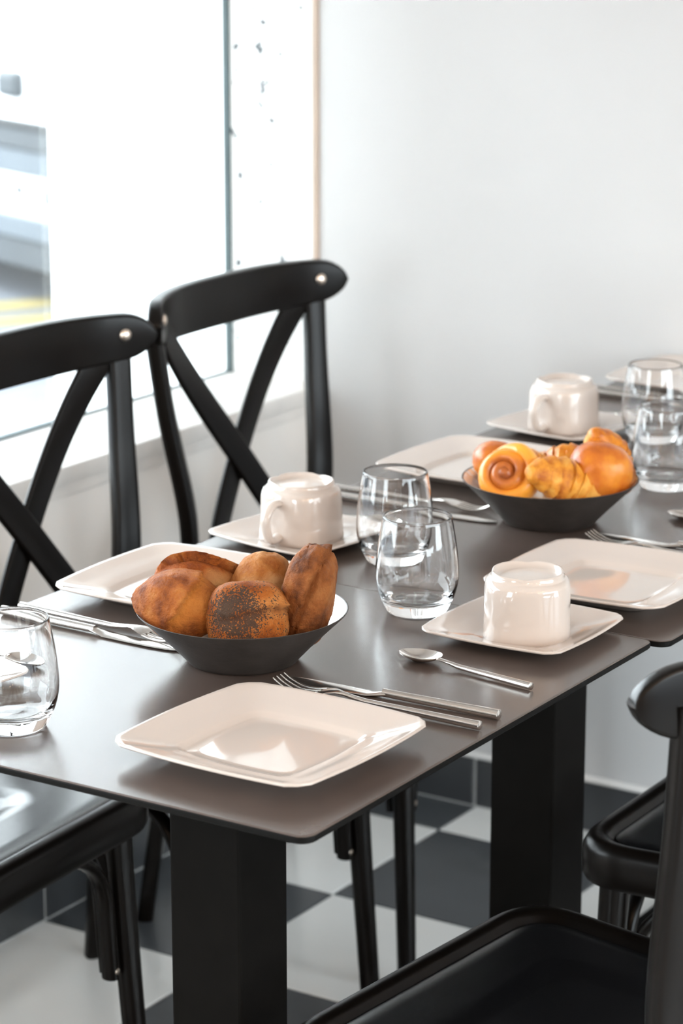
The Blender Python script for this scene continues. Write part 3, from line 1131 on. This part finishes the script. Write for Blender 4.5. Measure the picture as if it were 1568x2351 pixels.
M['crust_a'] = bread_mat('crust_golden', (0.480, 0.180, 0.0421), (0.360, 0.104, 0.0168), (0.160, 0.037, 0.0065), 30, torn=(0.528, 0.194, 0.0356))
M['crust_b'] = bread_mat('crust_orange', (0.464, 0.158, 0.0292), (0.352, 0.086, 0.0091), (0.152, 0.030, 0.0039), 34, flour=(0.560, 0.324, 0.1426), torn=(0.176, 0.037, 0.0052))
M['crust_seed'] = bread_mat('crust_poppy', (0.480, 0.194, 0.0551), (0.368, 0.104, 0.0143), (0.192, 0.043, 0.0052), 30, seeds=(-0.012, -0.026, 0.004), torn=(0.080, 0.025, 0.0078))
M['crust_pale'] = bread_mat('crust_floured', (0.581, 0.309, 0.1191), (0.475, 0.192, 0.0516), (0.317, 0.100, 0.0199), 30, flour=(0.651, 0.418, 0.2224))
M['crust_dark'] = bread_mat('crust_brown', (0.376, 0.144, 0.0433), (0.264, 0.084, 0.0202), (0.104, 0.030, 0.0079), 34, torn=(0.192, 0.057, 0.0130))

GB = 'bread rolls in the bowl'
o = blob('bread_roll', M['crust_a'], B1, (-0.057, -0.013, 0.057), (0.045, 0.034, 0.032), (0, 8, -14), 1, amp=0.07, fine=0.016, slash=[(-1, -0.1, 0.35, 0.35, -0.6, 0.7, 0.16, 0.15)], pinch=0.30)
tag(o, 'long golden crusty roll hanging over the bowl rim above the knife', 'bread roll', GB)
o = blob('bread_roll', M['crust_b'], B1, (-0.042, 0.034, 0.062), (0.042, 0.030, 0.031), (0, 8, 12), 2, amp=0.07, fine=0.016, slash=[(0.15, 1, 0.35, 0.25, -0.5, 0.8, 0.16, 0.20)])
tag(o, 'torn-topped orange crusty roll behind the long golden roll', 'bread roll', GB)
o = blob('bread_roll', M['crust_seed'], B1, (0.006, -0.038, 0.052), (0.038, 0.027, 0.035), (-8, 0, 4), 3, amp=0.06, fine=0.012, slash=[(-0.25, 0.3, 1, 0.5, -0.7, 0.55, 0.10, 0.09)], power=2.5)
tag(o, 'round bread roll with a dark poppy seed patch', 'bread roll', GB)
o = blob('bread_roll', M['crust_pale'], B1, (0.018, 0.024, 0.061), (0.030, 0.028, 0.037), (0, 14, 0), 4, amp=0.07, fine=0.014)
tag(o, 'pale floured roll behind the poppy seed roll', 'bread roll', GB)
o = blob('bread_roll', M['crust_dark'], B1, (0.062, -0.008, 0.066), (0.0245, 0.030, 0.048), (0, 9, -6), 5, amp=0.09, fine=0.018, slash=[(-1, 0.1, 0.5, 0.7, -0.6, 0.4, 0.18, 0.12), (0.8, 0.1, -0.35, 0.2, -0.9, -0.3, 0.10, 0.06)], power=2.5)
tag(o, 'brown crusty roll standing upright in the bowl', 'bread roll', GB)

# pastries
M['past_a'] = bread_mat('pastry_glazed', (0.705, 0.332, 0.0382), (0.590, 0.204, 0.0125), (0.328, 0.075, 0.0069), 34, rough=0.30, bs=0.2, spec=0.4)
M['past_b'] = bread_mat('pastry_flaky', (0.722, 0.392, 0.0833), (0.615, 0.241, 0.0208), (0.394, 0.106, 0.0083), 40, rough=0.38, bs=0.35, spec=0.4)
M['past_c'] = bread_mat('brioche_glaze', (0.590, 0.211, 0.0174), (0.476, 0.124, 0.0097), (0.295, 0.060, 0.0069), 18, rough=0.26, bs=0.12, spec=0.4)
m, nt, b = new_mat('spiral_bun_glaze')
tc = nt.nodes.new('ShaderNodeTexCoord')
ln = N(nt, 'ShaderNodeVectorMath', operation='LENGTH')
nt.links.new(tc.outputs['Object'], ln.inputs[0])
nz = N(nt, 'ShaderNodeTexNoise', Scale=60.0, Detail=3.0)
nt.links.new(tc.outputs['Object'], nz.inputs['Vector'])
ma = N(nt, 'ShaderNodeMath', operation='MULTIPLY_ADD')
nt.links.new(nz.outputs['Fac'], ma.inputs[0])
ma.inputs[1].default_value = 0.012
nt.links.new(ln.outputs['Value'], ma.inputs[2])
mr = N(nt, 'ShaderNodeMapRange')
mr.inputs['From Min'].default_value = 0.022
mr.inputs['From Max'].default_value = 0.050
nt.links.new(ma.outputs[0], mr.inputs['Value'])
c = ramp(nt, mr.outputs[0], [(0.0, (0.20, 0.045, 0.012)), (0.22, (0.42, 0.11, 0.014)), (0.45, (0.66, 0.23, 0.018)), (1.0, (0.84, 0.42, 0.05))])
nt.links.new(c, b.inputs['Base Color'])
b.inputs['Roughness'].default_value = 0.3
bump(nt, b, nz.outputs['Fac'], 0.2, 0.003)
M['past_spiral'] = m
GP = 'pastries in the bowl'


def croissant(mat, base, c, length, rad, rot, seed, bend=0.6, turns=7):
    cnt = 90
    pts = []
    for i in range(cnt):
        t = -1 + 2 * i / (cnt - 1)
        a = t * bend
        pts.append(Vector((length / 2 * math.sin(a) / max(bend, 1e-3) , -length / 2 * (1 - math.cos(a)) / max(bend, 1e-3), 0)))

    def sec(i, t):
        s = abs(2 * t - 1)
        r = rad * (1 - 0.80 * s ** 1.9) ** 0.9
        ph = s * turns / 2
        step = 1 - 0.15 * (ph - math.floor(ph)) + 0.05
        out = []
        for k in range(24):
            an = 2 * math.pi * k / 24
            w = 1 + 0.05 * noise.noise(Vector((math.cos(an) * 2, math.sin(an) * 2, t * 9 + seed)))
            ph2 = s * turns / 2 + 0.18 * math.sin(an + seed)
            st = 1.06 - 0.17 * (ph2 - math.floor(ph2))
            out.append((r * st * w * math.cos(an), r * st * w * math.sin(an) * 0.86))
        return out
    bm = sweep(pts, sec)
    o = obj('croissant', bm, mat, None, True, 80)
    o.matrix_world = Matrix.Translation(uvz(base, *c)) @ BASE_ROT.to_4x4() @ Euler([math.radians(a) for a in rot]).to_matrix().to_4x4()
    return o


def spiral_bun(mat, base, c, rot, seed):
    # coil of dough: centre knob proud, the coils fall away
    pts = []
    cnt = 150
    for i in range(cnt):
        t = i / (cnt - 1)
        a = t * 2.35 * 2 * math.pi
        r = 0.0005 + 0.0315 * t ** 0.85
        pts.append(Vector((r * math.cos(a), r * math.sin(a), 0.011 * (1 - t) ** 1.2)))

    def sec(i, t):
        r = 0.0078 + 0.0018 * t
        if t < 0.03:
            r *= 0.6 + t / 0.075
        if t > 0.93:
            r *= max(0.15, (1 - t) / 0.07)
        return [(r * a, 1.9 * r * b - 0.004) for a, b in ell(1.12, 1.0, 14)]
    bm = sweep(pts, sec)
    bmesh.ops.create_icosphere(bm, subdivisions=3, radius=1.0, matrix=Matrix.Translation((0, 0, 0.008)) @ Matrix.Diagonal((0.0115, 0.0115, 0.0125, 1)))
    o = obj('spiral_bun', bm, mat, None, True, 80)
    o.matrix_world = Matrix.Translation(uvz(base, *c)) @ BASE_ROT.to_4x4() @ Euler([math.radians(a) for a in rot]).to_matrix().to_4x4()
    return o


o = spiral_bun(M['past_spiral'], B2, (-0.050, -0.020, 0.058), (62, 0, -14), 1)
tag(o, 'glazed spiral bun with a dark coiled centre at the bowl edge', 'pastry', GP)
o = blob('small_bun', M['past_c'], B2, (-0.060, 0.034, 0.062), (0.026, 0.026, 0.022), (0, 0, 0), 11, sub=4)
tag(o, 'small brown bun behind the glazed spiral bun', 'pastry', GP)
o = croissant(M['past_b'], B2, (-0.022, 0.022, 0.060), 0.068, 0.020, (20, 12, 25), 2)
tag(o, 'flaky croissant lying behind the spiral bun, between it and the front croissant', 'croissant', GP)
o = croissant(M['past_b'], B2, (0.011, -0.034, 0.056), 0.098, 0.027, (30, 24, 18), 3, bend=0.5)
tag(o, 'large flaky croissant leaning on the bowl front beside the round brioche', 'croissant', GP)
o = blob('brioche', M['past_c'], B2, (0.055, -0.008, 0.060), (0.037, 0.034, 0.033), (0, 10, 0), 13, amp=0.03, fine=0.004, sub=5)
tag(o, 'round glossy brown brioche bun among the pastries', 'pastry', GP)
o = croissant(M['past_a'], B2, (0.068, 0.034, 0.070), 0.080, 0.026, (0, 50, 30), 5, bend=0.5)
tag(o, 'golden croissant standing up behind the round brioche', 'croissant', GP)
o = croissant(M['past_a'], B2, (0.018, 0.030, 0.064), 0.075, 0.020, (10, -12, -20), 6)
tag(o, 'golden croissant behind the large flaky croissant, topmost at the back', 'croissant', GP)
o = blob('small_bun', M['crust_dark'], B2, (0.081, -0.004, 0.049), (0.014, 0.020, 0.018), (0, 20, 0), 15, sub=4)
tag(o, 'little brown roll wedged between brioche and bowl rim', 'pastry', GP)

# ------------------------------------------------------------------ the street outside
GZ = -0.12
m = simple('paving', (0.085, 0.095, 0.11), 0.8, var=0.1, vscale=1.5, bmp=0.2, bscale=20)
st = struct('ground_street', box(-25, 45, -30, 60, GZ - 0.1, GZ), m)
M['yellow'] = simple('road_paint_yellow', (0.20, 0.16, 0.055), 0.7, var=0.08)
M['van_white'] = simple('van_white_paint', (0.86, 0.87, 0.88), 0.25, var=0.01)
M['van_grey'] = simple('van_grey_trim', (0.03, 0.037, 0.043), 0.5, var=0.08)
M['van_light'] = simple('van_silver_trim', (0.075, 0.09, 0.105), 0.4, var=0.05)
M['van_dark'] = simple('van_dark_rubber', (0.008, 0.01, 0.012), 0.6, var=0.1)
M['van_rim'] = simple('van_wheel_rim', (0.11, 0.10, 0.06), 0.4, metal=0.3, var=0.1)
M['van_glass'] = simple('van_window', (0.06, 0.08, 0.10), 0.08)

# a white delivery van parked obliquely in front of the window
vp = on_z(60, 690, GZ)                      # a point on the ground under its near side
vdir = math.radians(250)
van = empty('delivery_van', (vp.x, vp.y, GZ), vdir)    # local x along the side, local y into the van (to the left)
tag(van, 'white delivery van with grey side mouldings parked outside the window', 'van')
# local x runs away from the shop; local -y is the side we see
x0, x1 = -2.6, 2.4
loops = []
side = [(x0, 0.28), (x0, 1.15), (x0 + 0.55, 1.35), (x0 + 1.15, 1.98), (x1 - 0.15, 2.05), (x1, 1.9), (x1, 0.28)]
obj('van_body', rings([[Vector((x, y, z * s)) for x, z in side] for y, s in ((0.0, 0.995), (0.05, 1.0), (1.75, 1.0), (1.80, 0.995))]), M['van_white'], van, False)
for z0, z1, mat, pr in ((0.53, 0.60, 'van_grey', 0.03), (0.60, 0.625, 'van_dark', 0.035), (0.44, 0.53, 'van_light', 0.02), (0.22, 0.30, 'van_light', 0.03), (0.12, 0.22, 'van_grey', 0.02)):
    obj('side_moulding', box(x0 + 0.05, x1 - 0.05, -pr, 0.01, z0, z1, 0.006, 1), M[mat], van)
for k in range(26):
    xx = x0 + 0.15 + k * 0.185
    w = 0.03 + 0.02 * ((k * 7) % 3)
    obj('vent_slot', box(xx, xx + w, -0.006, 0.01, 0.345 + 0.02 * (k % 2), 0.40, 0.003, 1), M['van_grey'], van)
obj('door_handle', box(-0.10, 0.03, -0.04, 0.01, 0.70, 0.79, 0.02, 2), M['van_grey'], van)
for xx in (-1.75, 1.55):
    for yy in (-0.03, 1.63):
        bm = lathe([(0.0, -0.10), (0.27, -0.10), (0.32, -0.07), (0.33, 0.0), (0.32, 0.07), (0.27, 0.10), (0.0, 0.10)], 32)
        bmesh.ops.rotate(bm, verts=bm.verts, cent=(0, 0, 0), matrix=Matrix.Rotation(math.radians(90), 3, 'X'))
        bmesh.ops.translate(bm, verts=bm.verts, vec=(xx, yy + 0.1, 0.33))
        wh = obj('wheel', bm, M['van_dark'], van)
        bm = lathe([(0.0, -0.115), (0.15, -0.115), (0.19, -0.098), (0.0, -0.09)], 24)
        bmesh.ops.rotate(bm, verts=bm.verts, cent=(0, 0, 0), matrix=Matrix.Rotation(math.radians(-90 if yy < 0 else 90), 3, 'X'))
        if yy < 0:
            bmesh.ops.scale(bm, verts=bm.verts, vec=(1, -1, 1))
        bmesh.ops.translate(bm, verts=bm.verts, vec=(xx, yy + 0.1 - (0.005 if yy < 0 else 0), 0.33))
        obj('wheel_rim', bm, M['van_rim'], wh)
obj('cab_window', box(x0 + 0.75, x0 + 1.6, -0.006, 0.01, 1.25, 1.75, 0.01, 1), M['van_glass'], van)

# yellow road lines running across in front of the van
lh = math.radians(-29)
for (px, py, w, lab) in ((60, 700, 0.16, 'worn yellow road line closer to the parked van'), (60, 735, 0.14, 'worn yellow road line farther from the parked van')):
    p = on_z(px, py, GZ)
    o = obj('road_line', box(-4, 4, -w / 2, w / 2, 0.0, 0.004), M['yellow'], None, False)
    o.location = (p.x, p.y, GZ)
    o.rotation_euler = (0, 0, lh)
    tag(o, lab, 'road line', 'yellow road lines')
